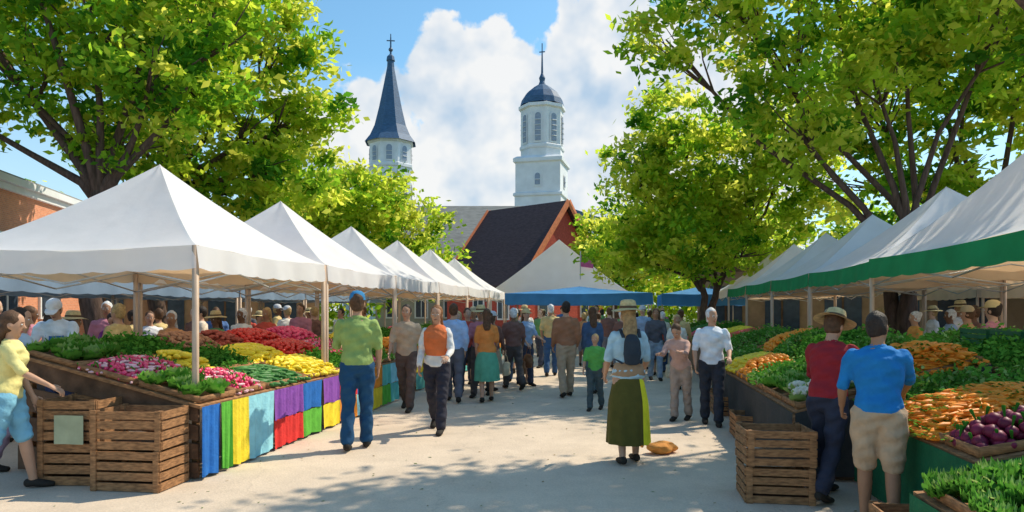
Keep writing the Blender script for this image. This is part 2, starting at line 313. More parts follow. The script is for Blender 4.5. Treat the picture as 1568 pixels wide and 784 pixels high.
# ---------------------------------------------------------------- ground
gm=mat('ground_earth',(.16,.17,.08),.95,.3,.6,.4,8)
def ground_mat():
    m=mat('pavement_concrete',(.64,.52,.40),.85,.08,.35,.25,40); nt=m.node_tree; N=nt.nodes; L=nt.links
    b=N['Principled BSDF']; src=b.inputs['Base Color'].links[0].from_socket
    tc=N.new('ShaderNodeTexCoord')
    n=N.new('ShaderNodeTexNoise'); n.inputs['Scale'].default_value=90; n.inputs['Detail'].default_value=2; L.new(tc.outputs['Object'],n.inputs['Vector'])
    n3=N.new('ShaderNodeTexNoise'); n3.inputs['Scale'].default_value=1.6; n3.inputs['Detail'].default_value=6; n3.inputs['Roughness'].default_value=.7; L.new(tc.outputs['Object'],n3.inputs['Vector'])
    r=N.new('ShaderNodeMapRange'); r.inputs[1].default_value=.3; r.inputs[2].default_value=.7; r.inputs[3].default_value=.87; r.inputs[4].default_value=1.08; L.new(n.outputs['Fac'],r.inputs[0])
    r3=N.new('ShaderNodeMapRange'); r3.inputs[1].default_value=.35; r3.inputs[2].default_value=.6; r3.inputs[3].default_value=.88; r3.inputs[4].default_value=1.04; L.new(n3.outputs['Fac'],r3.inputs[0])
    vo=N.new('ShaderNodeTexVoronoi'); vo.feature='DISTANCE_TO_EDGE'; vo.inputs['Scale'].default_value=.3; wn=N.new('ShaderNodeVectorMath'); wn.operation='MULTIPLY_ADD'; L.new(n3.outputs['Color'],wn.inputs[0]); wn.inputs[1].default_value=(.8,.8,0); L.new(tc.outputs['Object'],wn.inputs[2]); L.new(wn.outputs[0],vo.inputs['Vector'])
    rc=N.new('ShaderNodeMapRange'); rc.inputs[1].default_value=0; rc.inputs[2].default_value=.004; rc.inputs[3].default_value=.85; rc.inputs[4].default_value=1; L.new(vo.outputs['Distance'],rc.inputs[0])
    mu=N.new('ShaderNodeMath'); mu.operation='MULTIPLY'; L.new(r.outputs[0],mu.inputs[0]); L.new(r3.outputs[0],mu.inputs[1])
    m2=N.new('ShaderNodeMath'); m2.operation='MULTIPLY'; L.new(mu.outputs[0],m2.inputs[0]); L.new(rc.outputs[0],m2.inputs[1])
    v=N.new('ShaderNodeVectorMath'); v.operation='SCALE'; L.new(src,v.inputs[0]); L.new(m2.outputs[0],v.inputs['Scale']); L.new(v.outputs[0],b.inputs['Base Color'])
    return m
g=MB(); g.poly([(-400,-100,0),(400,-100,0),(400,600,0),(-400,600,0)]); g.build('ground',[gm])
g=MB(); g.poly([(-22,-8,.004),(22,-8,.004),(22,50,.004),(-22,50,.004)]); g.build('pavement',[ground_mat()])
n=420; C=np.stack([rng.uniform(-4,3,n),rng.uniform(4,16,n),np.full(n,.012)],1); V=leafquads(C,rng.uniform(.012,.03,n)); V[:,2]=.007+np.abs(V[:,2]-.012)*.3
npmesh('fallen_leaves',V,4,rng.integers(0,2,n),[mat('dry_leaf',(.25,.16,.05),.8),mat('fallen_green_leaf',(.12,.18,.04),.8)])
# ---------------------------------------------------------------- tents
def tent(name,tc,s_c,wt,ws,ze,zp,vh=.24,vmat=(0,0,0,0),roof=0,truss=True,polemat=3):
    mats=[CANV,CANVG,CANVB,POLE,METAL,CANVS,CREAM]; mb=MB(); hx,hy=wt/2,ws/2
    if isinstance(vmat,int): vmat=(vmat,)*4
    cr=[(-hx,-hy),(hx,-hy),(hx,hy),(-hx,hy)]; ph=tc+s_c*1.7
    for i in range(4):
        a=np.array(cr[i]);b=np.array(cr[(i+1)%4])
        def fn(u,v,a=a,b=b):
            p=(a*(1-v)+b*v)*u; sag=.06*math.sin(math.pi*v)*math.sin(math.pi*u)
            wr=.010*math.sin(u*11+v*9+i+ph)*math.sin(math.pi*v)+.006*math.sin(v*31+ph)*u*math.sin(math.pi*v)
            return (p[0],p[1],ze+(zp-ze)*((1-u)**1.25)-sag+wr-.035*math.sin(math.pi*v)*u**3)
        mb.grid(fn,14,14,roof)
        o=np.array(((a+b)/2)); o=o/np.linalg.norm(o)
        def vf(u,v,a=a,b=b,o=o):
            p=a*(1-u)+b*u+o*(.014*math.sin(u*23+ph)+.006*math.sin(u*61)+.02)*v
            sc_=.018*abs(math.sin(u*math.pi*8)); return (p[0],p[1],ze+.002-.035*math.sin(math.pi*u)-(vh+sc_)*v)
        mb.grid(vf,48,2,vmat[i])
        q=a*.985; mb.box((q[0],q[1],ze/2),(.045,.045,ze),polemat); mb.box((q[0],q[1],.012),(.12,.12,.012),4)
        if truss:
            n=2
            for k in range(n):
                p0=(a*(1-k/n)+b*k/n)*.975; p1=(a*(1-(k+1)/n)+b*(k+1)/n)*.975
                mb.bar((p0[0],p0[1],ze-.36),(p1[0],p1[1],ze-.09),.010,4); mb.bar((p0[0]*.995,p0[1]*.995,ze-.09),(p1[0]*.995,p1[1]*.995,ze-.36),.010,4)
        mb.bar((a[0]*.97,a[1]*.97,ze-.03),(a[0]*.3,a[1]*.3,ze+(zp-ze)*.55),.013,4)
    ob=mb.build(name,mats,A(tc,s_c,.004),-TH,smooth=True)
    return ob
for i in range(6):
    tent('market_tent',-5.45,7.42+2.95*i,2.9,2.9,2.22,3.34+.03*math.sin(i*2),.22,vmat=(0,0,6,6))
tent('market_tent',5.15,7.8,3.5,4.6,2.30,4.15,.25,vmat=(0,6,6,1))
for i in range(5): tent('market_tent',5.1,11.75+3.2*i,3.3,3.15,2.28,3.55+.04*math.sin(i*3),.24,vmat=(6,6,6,1 if i<4 else 0))
for i in range(5): tent('market_tent',-10.2,9.5+3.3*i,3.2,3.2,2.2,3.0,.3,vmat=5,roof=5)
for i in range(4): tent('market_tent',10.0,8.5+3.6*i,3.4,3.4,2.2,3.1,.3,vmat=6,truss=False)
tent('blue_market_tent',-1.6,27.5,5.6,3.0,2.25,2.55,.42,vmat=2,roof=2,truss=False)
tent('blue_market_tent',3.0,27.0,3.0,3.0,2.2,2.5,.4,vmat=2,roof=2,truss=False)
mb=MB(); W=3.1;Lq=5.0;e=2.3;pk=4.6
mb.grid(lambda u,v:(-W+W*u,-Lq/2+Lq*v,e+(pk-e)*(u**1.1)),8,6,0); mb.grid(lambda u,v:(W-W*u,-Lq/2+Lq*v,e+(pk-e)*(u**1.1)),8,6,0)
mb.grid(lambda u,v:(-W+2*W*u,-Lq/2+.01,e+(pk-e)*(1-abs(2*u-1))**1.1*v),16,4,0)
mb.grid(lambda u,v:(-W+2*W*u,-Lq/2-.02,e-.3*v),16,1,0)
for x in(-W,W):
    for y in(-2.4,0,2.4): mb.box((x*.98,y,e/2),(.07,.07,e),1)
mb.bar((.9,-Lq/2-.05,2.9),(.9,-Lq/2-.05,4.1),.02,1); mb.grid(lambda u,v:(.9+.55*u,-Lq/2-.06+.03*math.sin(u*8),3.45+.5*v-.08*u),6,4,2)
mb.build('white_marquee',[CANV,METAL,cloth((.7,.12,.25))],(2.0,31.5,.004),0,smooth=False)
# ---------------------------------------------------------------- tables & crates
def crate(mb,c,d,m=0,slats=4):
    x,y,z=c; w,dp,h=d; th=.014
    sh=h/slats*.78
    for k in range(slats):
        zz=z+h*(k+.5)/slats; j=random.uniform(-.004,.004)
        mb.box((x+j,y-dp/2,zz+j),(w,th,sh),m); mb.box((x,y+dp/2,zz-j),(w,th,sh),m)
        mb.box((x-w/2+th/2,y,zz),(th,dp-th*1.5,sh),m); mb.box((x+w/2-th/2,y,zz),(th,dp-th*1.5,sh),m)
    for a in(-1,1):
        for b in(-1,1): mb.box((x+a*(w/2-.035),y+b*(dp/2+.013),z+h/2),(.05,.012,h),m); mb.box((x+a*(w/2-.035),y+b*(dp/2-.03),z+h/2),(.035,.035,h*.98),m)
    mb.box((x,y,z+.012),(w-.04,dp-.05,.012),m+1)
def crate_ob(name,t,s,d,z=.004,rz=0):
    mb=MB(); crate(mb,(0,0,0),d); return mb.build(name,[WOOD,WOODD],A(t,s,z),-TH+rz)
crate_ob('wooden_crate',-4.30,5.60,(.66,.42,.36),.004,.04); crate_ob('wooden_crate',-4.30,5.60,(.66,.42,.35),.368,.08)
crate_ob('wooden_crate',-4.98,5.70,(.56,.42,.40),.004,.12); crate_ob('wooden_crate',-4.98,5.70,(.56,.42,.38),.408,.10)
mb=MB(); mb.grid(lambda u,v:(-.14+.28*u,.008*math.sin(u*5),-.13+.26*v),6,4,0); mb.build('price_card',[mat('card_paper',(.38,.42,.28),.9,.15)],A(-4.91,5.455,.52),-TH+.1)
for t,s,z in((1.30,6.1,.004),(1.30,6.1,.31),(1.95,4.75,.004)): crate_ob('wooden_crate',t,s,(.56,.42,.30),z,.05*(z*10%2))
for s in (9.0,10.9,11.6): crate_ob('wooden_crate',1.62,s,(.42,.5,.3))
def table(name,t0,t1,s0,s1,z0,z1,panels=None,side=1,clothmat=None,tags=False):
    """t0 = aisle edge (height z0), t1 = back edge (height z1)"""
    e=empty(name,A(t0,s0,.004),-TH)
    mb=MB(); L_=s1-s0; D=t1-t0
    mb.add(([(0,0,z0-.03),(0,L_,z0-.03),(D,L_,z1-.03),(D,0,z1-.03),(0,0,z0),(0,L_,z0),(D,L_,z1),(D,0,z1)],[(0,1,2,3),(4,7,6,5),(0,4,5,1),(1,5,6,2),(2,6,7,3),(3,7,4,0)]),0)
    for a in(.06,.94):
        for b in np.linspace(.02,.98,max(2,int(L_/1.5)+1)): mb.box((D*a,L_*b,(z0+(z1-z0)*a)/2-.02),(.05,.05,z0+(z1-z0)*a-.03),0)
    for k in range(4):
        f=(k+.5)/4; mb.add(([(D*.02,.03,z0*(f-.1)),(D*.98,.03,z1*(f-.1)),(D*.98,.03,z1*(f+.1)),(D*.02,.03,z0*(f+.1)),(D*.02,.05,z0*(f-.1)),(D*.98,.05,z1*(f-.1)),(D*.98,.05,z1*(f+.1)),(D*.02,.05,z0*(f+.1))],[(0,1,2,3),(4,7,6,5),(0,4,5,1),(1,5,6,2),(2,6,7,3),(3,7,4,0)]),1)
    mb.build('table_frame',[WOOD,WOODD],parent=e)
    sg=-1 if D>0 else 1
    if panels:
        pos=0; 
        for k,(w,c1,c2) in enumerate(panels):
            w_=w
            for (za,zb,c) in (((.02,z0-.01,c1),) if c2 is None else ((z0*.5+.002,z0-.01,c1),(.02,z0*.5-.002,c2))):
                pb=MB(); pb.grid(lambda u,v:(sg*(.02+.014*math.sin(u*11+k*2)*(1.2-v)+.008*math.sin(u*25+k)),pos+w_*(.005+.99*u),za+(zb-za)*v+.012*math.sin(u*5+k)*(1-v)+(.01 if c2 is None or c is c2 else 0)*(1-v)),14,6,0)
                pb.build('cloth_panel_%d'%k,[cloth(c)],parent=e,smooth=True)
            pos+=w
    elif clothmat:
        pb=MB(); n=int(L_/.12)
        pb.grid(lambda u,v:(sg*(.02+.02*math.sin(u*L_*9)*(1.1-v)),L_*u,.05+(z0-.06)*v),n,5,0)
        pb.grid(lambda u,v:(D*u,-.02-.015*math.sin(u*12)*(1.1-v),.05+(z0+(z1-z0)*u-.06)*v),12,5,0)
        pb.build('table_cloth',[clothmat],parent=e,smooth=True)
    return e
BL=(.02,.15,.50);GR=(.12,.45,.05);YE=(.85,.66,.04);LB=(.30,.65,.75);PU=(.26,.08,.42);RE=(.72,.04,.035);OR=(.80,.28,.03);BR=(.3,.15,.1);TE=(.12,.48,.45)
pan=[(.3,BL,None),(.2,GR,None),(.3,YE,None),(.55,LB,None),(.36,PU,RE),(.36,PU,RE),(.55,BL,GR),(.55,PU,YE),(.6,RE,OR),(.6,BL,LB),(.55,OR,YE),(.4,TE,GR),(.45,LB,TE)]
table('produce_table',-3.88,-5.9,5.85,11.6,.70,1.18,panels=pan)
table('produce_table',-3.95,-5.6,12.1,23,.72,1.1,panels=[(.7,random.choice([BR,OR,LB,GR,YE]),random.choice([RE,TE,BL,BR])) for _ in range(15)])
DG=cloth((.01,.12,.05))
table('produce_table',1.62,3.3,6.75,12.4,.64,1.12,clothmat=cloth((.05,.05,.05)))
table('produce_table',2.12,4.3,4.5,6.6,.68,1.18,clothmat=DG)
table('produce_table',1.72,3.1,3.35,4.38,.52,.66,clothmat=DG)
table('produce_table',1.9,3.3,13.0,25,.7,1.1,clothmat=cloth((.25,.16,.1)))
table('produce_table',3.4,4.7,6.75,9.5,1.0,1.15,clothmat=DG)
# ---------------------------------------------------------------- produce
def tm_ball(r=1,sq=1,n=8,rg=6): return [(ellip((0,0,0),(r,r,r*sq),n,rg),0)]
def tm_long(l,r,bend=.1,n=7,mi=0):
    P=[(-l/2,0,0),(-l/4,bend*l*.6,0),(0,bend*l,0),(l/4,bend*l*.6,0),(l/2,0,0)]; return [(loft(P,[r*.6,r,r*1.05,r,r*.55],ref=(0,0,1),seg=n),mi)]
def tm_carrot():
    out=[(loft([(-.10,0,0),(-.02,.004,0),(.07,0,0),(.1,0,0)],[.005,.014,.02,.011],ref=(0,0,1),seg=7),0)]
    V=[];F=[]
    for k in range(3):
        a=random.uniform(-.5,.5); b=random.uniform(-.2,.4); d=np.array((math.cos(a),math.sin(a),b))*.05; o=np.array((.1,0,0)); w=np.array((-math.sin(a),math.cos(a),0))*.008
        i=len(V); V+=[o-w*.3,o+d-w,o+d*1.1+w,o+w*.3]; F.append((i,i+1,i+2,i+3))
    out.append(((np.array(V),F),1)); return out
def tm_rosette(R=.15,nl=16,up=.9,ruf=.02,mi=(0,1)):
    out=[]
    for k in range(nl):
        a=k*2.4+random.uniform(-.2,.2); q=k/nl; el=(.15+1.15*q)*up; Lr=R*(1-.35*q)*random.uniform(.85,1.1); wd=R*.55*(1-.3*q)
        V=[];F=[]
        for i in range(5):
            for j in range(5):
                u=i/4; v=(j-2)/2; w=wd*math.sin(math.pi*(.12+.78*u))*v; cu=el+.35*u
                rr=Lr*u*math.cos(cu*.8); zz=Lr*u*math.sin(cu)+.25*abs(v)**2*wd*u+ruf*math.sin(j*3.1+i*2.3+k)*u*(abs(v)+.2)
                V.append((rr*math.cos(a)-w*math.sin(a),rr*math.sin(a)+w*math.cos(a),zz))
        for i in range(4):
            for j in range(4): F.append((i*5+j,(i+1)*5+j,(i+1)*5+j+1,i*5+j+1))
        out.append(((np.array(V),F),mi[0] if q<.55 else mi[1]))
    return out
def tm_leaves(R=.1,n=24,l=.06,mis=(0,1,2)):
    C=rng.normal(size=(n,3))*R*.5; C[:,2]=abs(C[:,2])
    V=leafquads(C,rng.uniform(.6,1.2,n)*l)
    out=[]
    for k in range(n): out.append(((V[4*k:4*k+4],[(0,1,2,3)]),random.choice(mis)))
    return out
def merge(tm):
    mb=MB()
    for vf,m in tm: mb.add(vf,m)
    return np.vstack(mb.v),mb.f,mb.m
G1=leafmat('greens_dark',(.05,.19,.025),.2,(.08,.25,.03)); G2=leafmat('greens_mid',(.13,.36,.05),.25,(.15,.4,.05)); G3=leafmat('greens_light',(.36,.54,.17),.25,(.3,.5,.1))
TOM=mat('tomato_skin',(.70,.035,.02),.3,.25,12,spec=.5); RAD=mat('radish_skin',(.80,.06,.16),.35,.3,15,spec=.5); RADW=mat('radish_pale',(.88,.52,.55),.4,.2); YEL=mat('squash_yellow',(.90,.66,.04),.4,.2,8); CAR=mat('carrot_orange',(.92,.27,.02),.5,.2,14)
POT=mat('potato_skin',(.42,.20,.11),.8,.3,10,.3,50); POTR=mat('red_potato_skin',(.42,.09,.06),.7,.3,10); BEE=mat('beet_skin',(.17,.012,.045),.5,.3,12); CUC=mat('cucumber_skin',(.05,.19,.04),.45,.3,14); CAU=mat('cauliflower_curd',(.72,.66,.52),.8,.15,30,.6,90); EGG=mat('orange_skin',(.90,.30,.02),.45,.15,40,.2,120)
def pile(name,tms,mats,t0,t1,s0,s1,zf,dens,heap=.06,size=(.9,1.1),tilt=.4,layers=2,upright=False):
    tms=[merge(t) for t in tms]; mb=MB(); tc,s_=(t0+t1)/2,(s0+s1)/2
    w,l=abs(t1-t0),abs(s1-s0)
    nx=max(2,int(w/dens)); ny=max(2,int(l/dens))
    for L_ in range(layers):
        for i in range(nx):
            for j in range(ny):
                u=(i+.5+random.uniform(-.35,.35))/nx; v=(j+.5+random.uniform(-.35,.35))/ny
                hp=heap*(1-(2*u-1)**4)*(1-(2*v-1)**4)
                V,F,m=random.choice(tms); a=random.uniform(0,6.28); b=random.uniform(-tilt,tilt)
                R1=np.array([[math.cos(a),-math.sin(a),0],[math.sin(a),math.cos(a),0],[0,0,1]]); R2=np.array([[1,0,0],[0,math.cos(b),-math.sin(b)],[0,math.sin(b),math.cos(b)]])
                X=(V*random.uniform(*size))@(R1@R2).T
                t=t0+(t1-t0)*u; s=s0+(s1-s0)*v
                z=zf(t)+hp*(L_+1)/layers+random.uniform(0,.012)
                mb.add((X+np.array((t-tc,s-s_,z)),F),m)
    k=len(mats); th=.014
    for (ta,tb,sa,sb) in ((t0,t1,s0,s0),(t0,t1,s1,s1),(t0,t0,s0,s1),(t1,t1,s0,s1)):
        za,zb=zf(ta),zf(tb)
        a=np.array((ta-tc,sa-s_,za)); b=np.array((tb-tc,sb-s_,zb)); nrm=np.array((0,th,0)) if sa==sb else np.array((th,0,0)); up=np.array((0,0,.06))
        V=[a-nrm/2,b-nrm/2,b+nrm/2,a+nrm/2]; V=V+[q+up for q in V]
        mb.add((V,[(0,3,2,1),(4,5,6,7),(0,1,5,4),(1,2,6,5),(2,3,7,6),(3,0,4,7)]),k)
    return mb.build(name,mats+[WOOD],A(tc,s_,.004),-TH,smooth=True)
ROS=[tm_rosette() for _ in range(3)]
KAL=[tm_leaves(.09,30,.036) for _ in range(4)]
PR={
 'lettuce':dict(name='lettuce_heads',tms=ROS,mats=[G2,G3],dens=.17,heap=.05,layers=1,size=(.85,1.15),tilt=.3),
 'greens':dict(name='leafy_greens',tms=KAL,mats=[G1,G2,G2],dens=.10,heap=.08,layers=2,size=(.8,1.15)),
 'herbs':dict(name='fresh_herbs',tms=KAL,mats=[G2,G3,G2],dens=.10,heap=.08,layers=2,size=(.7,1.1)),
 'tomato':dict(name='tomatoes',tms=[tm_ball(.036,.85)],mats=[TOM],dens=.062,heap=.16,layers=2),
 'apple':dict(name='red_apples',tms=[tm_ball(.038,.9)],mats=[RAD],dens=.066,heap=.16,layers=2),
 'radish':dict(name='radish_bunches',tms=[tm_ball(.025,1),tm_ball(.025,1)+[(loft([(0,0,.015),(.02,.02,.05)],[.004,.010],seg=5),1)],tm_long(.09,.015,.05,mi=2),tm_ball(.023,1)],mats=[RAD,G2,RADW],dens=.046,heap=.12,layers=2),
 'yellow':dict(name='yellow_squash',tms=[tm_long(.16,.028,.12)],mats=[YEL],dens=.062,heap=.14,layers=2),
 'potato':dict(name='potatoes',tms=[tm_long(.08,.03,.05),tm_ball(.034,.8)],mats=[POT],dens=.065,heap=.16,layers=2),
 'rpotato':dict(name='red_potatoes',tms=[tm_long(.08,.03,.05),tm_ball(.034,.8)],mats=[POTR],dens=.065,heap=.16,layers=2),
 'beet':dict(name='beets',tms=[tm_ball(.046,.95),tm_ball(.042,.95)+[(loft([(0,0,.035),(.02,.01,.1)],[.005,.012],seg=5),1)]],mats=[BEE,G1],dens=.075,heap=.1,layers=2),
 'cuc':dict(name='cucumbers',tms=[tm_long(.2,.024,.06)],mats=[CUC],dens=.07,heap=.07,layers=2),
 'carrot':dict(name='carrots',tms=[tm_carrot() for _ in range(3)],mats=[CAR,G2],dens=.05,heap=.12,layers=3,size=(1.0,1.35),tilt=.25),
 'orange':dict(name='oranges',tms=[tm_ball(.042,.95)],mats=[EGG],dens=.073,heap=.18,layers=2),
}
def put(kind,t0,t1,s0,s1,zf,**kw):
    d=dict(PR[kind]); d.update(kw); pile(d.pop('name'),d.pop('tms'),d.pop('mats'),t0,t1,s0,s1,zf,**d)
zl=lambda t:.70+(-3.88-t)*.2376+.01
for k,s0,s1 in (('lettuce',5.9,6.5),('radish',6.55,7.1),('cuc',7.15,8.1),('yellow',8.15,9.1),('greens',9.15,9.9),('apple',9.95,10.8),('herbs',10.85,11.5)): put(k,-3.92,-4.55,s0,s1,zl)
for k,s0,s1 in (('radish',5.9,6.85),('yellow',6.9,7.2),('greens',7.25,8.0),('yellow',8.05,9.0),('tomato',9.05,10.2),('radish',10.25,11.5)): put(k,-4.6,-5.2,s0,s1,zl)
for k,s0,s1 in (('lettuce',5.9,6.7),('greens',6.75,7.6),('potato',7.65,8.5),('rpotato',8.55,9.1),('tomato',9.15,10.3),('apple',10.35,11.5)): put(k,-5.25,-5.85,s0,s1,zl)
zl2=lambda t:.73+(-3.95-t)*.23
seqs=['orange','herbs','tomato','yellow','greens','apple','cuc','herbs']
for i in range(7): put(seqs[i],-4.0,-4.7,12.15+i*1.5,13.55+i*1.5,zl2,layers=1); put(seqs[(i+3)%8],-4.75,-5.5,12.15+i*1.5,13.55+i*1.5,zl2,layers=1)
zr=lambda t:.65+(t-1.62)*.2857
def tm_cauli():
    o=tm_rosette(.17,9,.6,.02,mi=(1,1)); 
    for k in range(18):
        a=k*2.4; r=.085*math.sqrt(k/18); o.append((ellip((r*math.cos(a),r*math.sin(a),.085+.035*(1-k/18)),(.032,.032,.03),8,5),0))
    return o
put('lettuce',1.66,2.3,6.8,7.4,zr,name='cauliflowers',tms=[tm_cauli() for _ in range(2)],mats=[CAU,G3],dens=.21,heap=.03)
for k,s0,s1 in (('lettuce',7.45,8.4),('herbs',8.45,9.3),('orange',9.35,10.2),('yellow',10.25,11.2),('herbs',11.25,12.3)): put(k,1.66,2.3,s0,s1,zr)
for k,s0,s1 in (('carrot',6.8,7.9),('herbs',7.95,8.7),('greens',8.75,10.2),('herbs',10.25,11.2),('orange',11.25,12.3)): put(k,2.35,3.25,s0,s1,zr,heap=.22)
za=lambda t:.69+(t-2.12)*.2294
for k,t0,t1,s0,s1 in (('beet',2.16,2.95,4.55,4.98),('greens',3.0,4.2,4.55,4.98),('carrot',2.16,3.2,5.03,6.1),('carrot',3.25,4.2,5.03,5.8),('herbs',2.16,3.2,6.15,6.55),('herbs',3.25,4.2,5.85,6.55)): put(k,t0,t1,s0,s1,za,heap=.15)
zc=lambda t:.53+(t-1.72)*.0986
put('lettuce',1.76,3.05,3.4,4.32,zc,tms=[tm_rosette(.13,24,.95,.035) for _ in range(4)],dens=.14,heap=.12,layers=2,size=(.7,1.0),name='curly_lettuce')
zd=lambda t:1.0+(t-3.4)*.115
put('greens',3.45,4.6,6.8,8.0,zd,heap=.2); put('herbs',3.45,4.6,8.1,9.4,zd,heap=.2)
zr2=lambda t:.71+(t-1.9)*.286
for i in range(7): put(seqs[(i+1)%8],1.95,3.2,13.05+i*1.65,14.6+i*1.65,zr2,layers=1,heap=.2)
mb=MB()
for k in range(3): crate(mb,(0,k*.62,0),(.4,.56,.28),0,5)
mb.build('green_plastic_crates',[mat('green_plastic',(.02,.12,.05),.5),WOODD],A(4.0,6.9,1.12),-TH)
mb=MB(); mb.add(remesh([ellip((0,0,.07),(.17,.11,.075),12,7),ellip((.1,.03,.05),(.12,.09,.05),12,7),loft([(-.1,0,.08),(-.17,.03,.12),(-.21,.05,.09)],[.03,.02,.03])],.012,.01),0)
mb.build('orange_cloth_bag',[cloth((.72,.30,.07))],(1.66,7.6,.004),.3,smooth=True)
# ---------------------------------------------------------------- buildings
WHT=mat('white_stucco',(.74,.75,.77),.8,.08,1.2,.1,20); SLT=mat('blue_slate',(.05,.11,.20),.6,.3,3,.3,12,stretch=(1,1,5)); GLS=mat('window_glass',(.04,.06,.09),.15,.2)
LOU=mat('louvre_grey',(.28,.33,.42),.7,.15)
RED=mat('red_brick',(.40,.07,.05),.85,.2,8,.3,30); DRK=mat('dark_roof_tiles',(.055,.035,.04),.8,.3,4,.5,14,stretch=(1,1,4)); GRR=mat('grey_roof',(.27,.26,.24),.85,.2,2,.4,12,stretch=(1,1,5)); ORB=mat('orange_trim',(.65,.20,.09),.8,.15)
GLD=mat('finial_metal',(.10,.13,.18),.4,metal=.5)
def ngon(n,r,z,rot=None,sq=False):
    rot=math.pi/n if rot is None else rot
    return [(r*math.cos(2*math.pi*k/n+rot),r*math.sin(2*math.pi*k/n+rot),z) for k in range(n)]
def prism(mb,n,prof,m,cap=True,rot=None):
    V=[];[V.extend(ngon(n,r,z,rot)) for r,z in prof]; F=[(i*n+j,i*n+(j+1)%n,(i+1)*n+(j+1)%n,(i+1)*n+j) for i in range(len(prof)-1) for j in range(n)]
    if cap: F.append(tuple((len(prof)-1)*n+j for j in range(n)))
    mb.add((V,F),m)
def archwin(mb,cx,cy,z0,h,w,dx,dy,mf,mg):
    """arched opening on a wall whose outward normal is (dx,dy)"""
    tx,ty=-dy,dx
    def P(u,z,o): return (cx+tx*u+dx*o,cy+ty*u+dy*o,z)
    def arch(w_,z0_,h_,o): 
        return [P(-w_/2,z0_,o),P(w_/2,z0_,o)]+[P(w_/2*math.cos(a),z0_+h_-w_/2+w_/2*math.sin(a),o) for a in np.linspace(0,math.pi,9)]
    mb.poly(arch(w+.3,z0-.15,h+.3,.05),mf); mb.poly(arch(w,z0,h,.09),mg)
    for k in range(1,int(h/.45)): 
        if z0+k*.45<z0+h-w/2: mb.add(loft([P(-w/2,z0+k*.45,.13),P(w/2,z0+k*.45,.13)],[.03,.03],seg=4,cap=False),mf)
mb=MB(); r2=math.sqrt(2)
prism(mb,4,[(2.0*r2,0),(2.0*r2,11.3),(2.12*r2,11.4),(2.12*r2,11.6),(1.95*r2,11.7),(1.95*r2,14.2),(2.12*r2,14.3),(2.12*r2,14.6),(1.85*r2,14.8)],0)
prism(mb,8,[(1.9,14.8),(1.9,19.0),(2.1,19.1),(2.1,19.35),(1.85,19.45)],0)
prism(mb,8,[(1.93,15.5),(2.01,15.6),(2.01,15.8),(1.93,15.9)],0,cap=False)
prism(mb,12,[(1.95,19.46),(1.8,20.0),(1.4,20.6),(.8,21.1),(.33,21.4),(.22,21.7),(.28,22.0),(.1,22.4),(.05,24.4)],1)
mb.box((0,0,24.3),(.5,.07,.08),2); mb.box((0,0,24.6),(.08,.075,.9),2)
for k in range(8):
    a=2*math.pi*k/8; ap=1.9*math.cos(math.pi/8); archwin(mb,ap*math.cos(a),ap*math.sin(a),16.1,2.4,.5,math.cos(a),math.sin(a),0,4)
for a in range(4):
    d=(math.cos(a*math.pi/2),math.sin(a*math.pi/2)); archwin(mb,1.95*d[0],1.95*d[1],12.3,1.0,.45,d[0],d[1],0,4)
mb.box((0,8,5.0),(9,12,10),0); mb.add(([(-5,2,9.8),(5,2,9.8),(5,14.5,9.8),(-5,14.5,9.8),(0,2,11.6),(0,14.5,11.6)],[(0,4,5,3),(1,2,5,4),(0,1,4),(3,5,2)]),1)
mb.build('church_with_domed_tower',[WHT,SLT,GLD,GLS,LOU],(2.65,60,0),math.radians(-14))
mb=MB()
prism(mb,8,[(2.45,0),(2.45,17.2),(2.6,17.3),(2.6,17.6),(2.4,17.7),(2.4,19.9),(2.65,20.0),(2.65,20.25)],0)
prism(mb,8,[(2.95,20.1),(2.35,20.9),(1.85,22.0),(1.35,24.0),(.85,26.4),(.42,28.6),(.38,29.3),(.5,29.35),(.42,29.8),(.12,30.1),(.07,32.0)],1)
mb.add(ellip((0,0,30.6),(.25,.25,.25)),2); mb.box((0,0,31.6),(.9,.09,.1),2); mb.box((0,0,31.7),(.1,.095,1.3),2)
for k in range(8):
    a=2*math.pi*k/8; ap=2.42*math.cos(math.pi/8); archwin(mb,ap*math.cos(a),ap*math.sin(a),17.95,1.6,.62,math.cos(a),math.sin(a),0,4)
    archwin(mb,ap*1.01*math.cos(a),ap*1.01*math.sin(a),13.5,2.2,.7,math.cos(a),math.sin(a),0,3)
mb.box((0,10,5.0),(11,16,10),0); mb.add(([(-6,1.5,9.8),(6,1.5,9.8),(6,18.5,9.8),(-6,18.5,9.8),(0,1.5,14),(0,18.5,14)],[(0,4,5,3),(1,2,5,4),(0,1,4),(3,5,2)]),1)
mb.build('church_with_spire',[WHT,SLT,GLD,GLS,LOU],(-13.5,76,0),.1)
ang=math.atan2(4,-4.5)
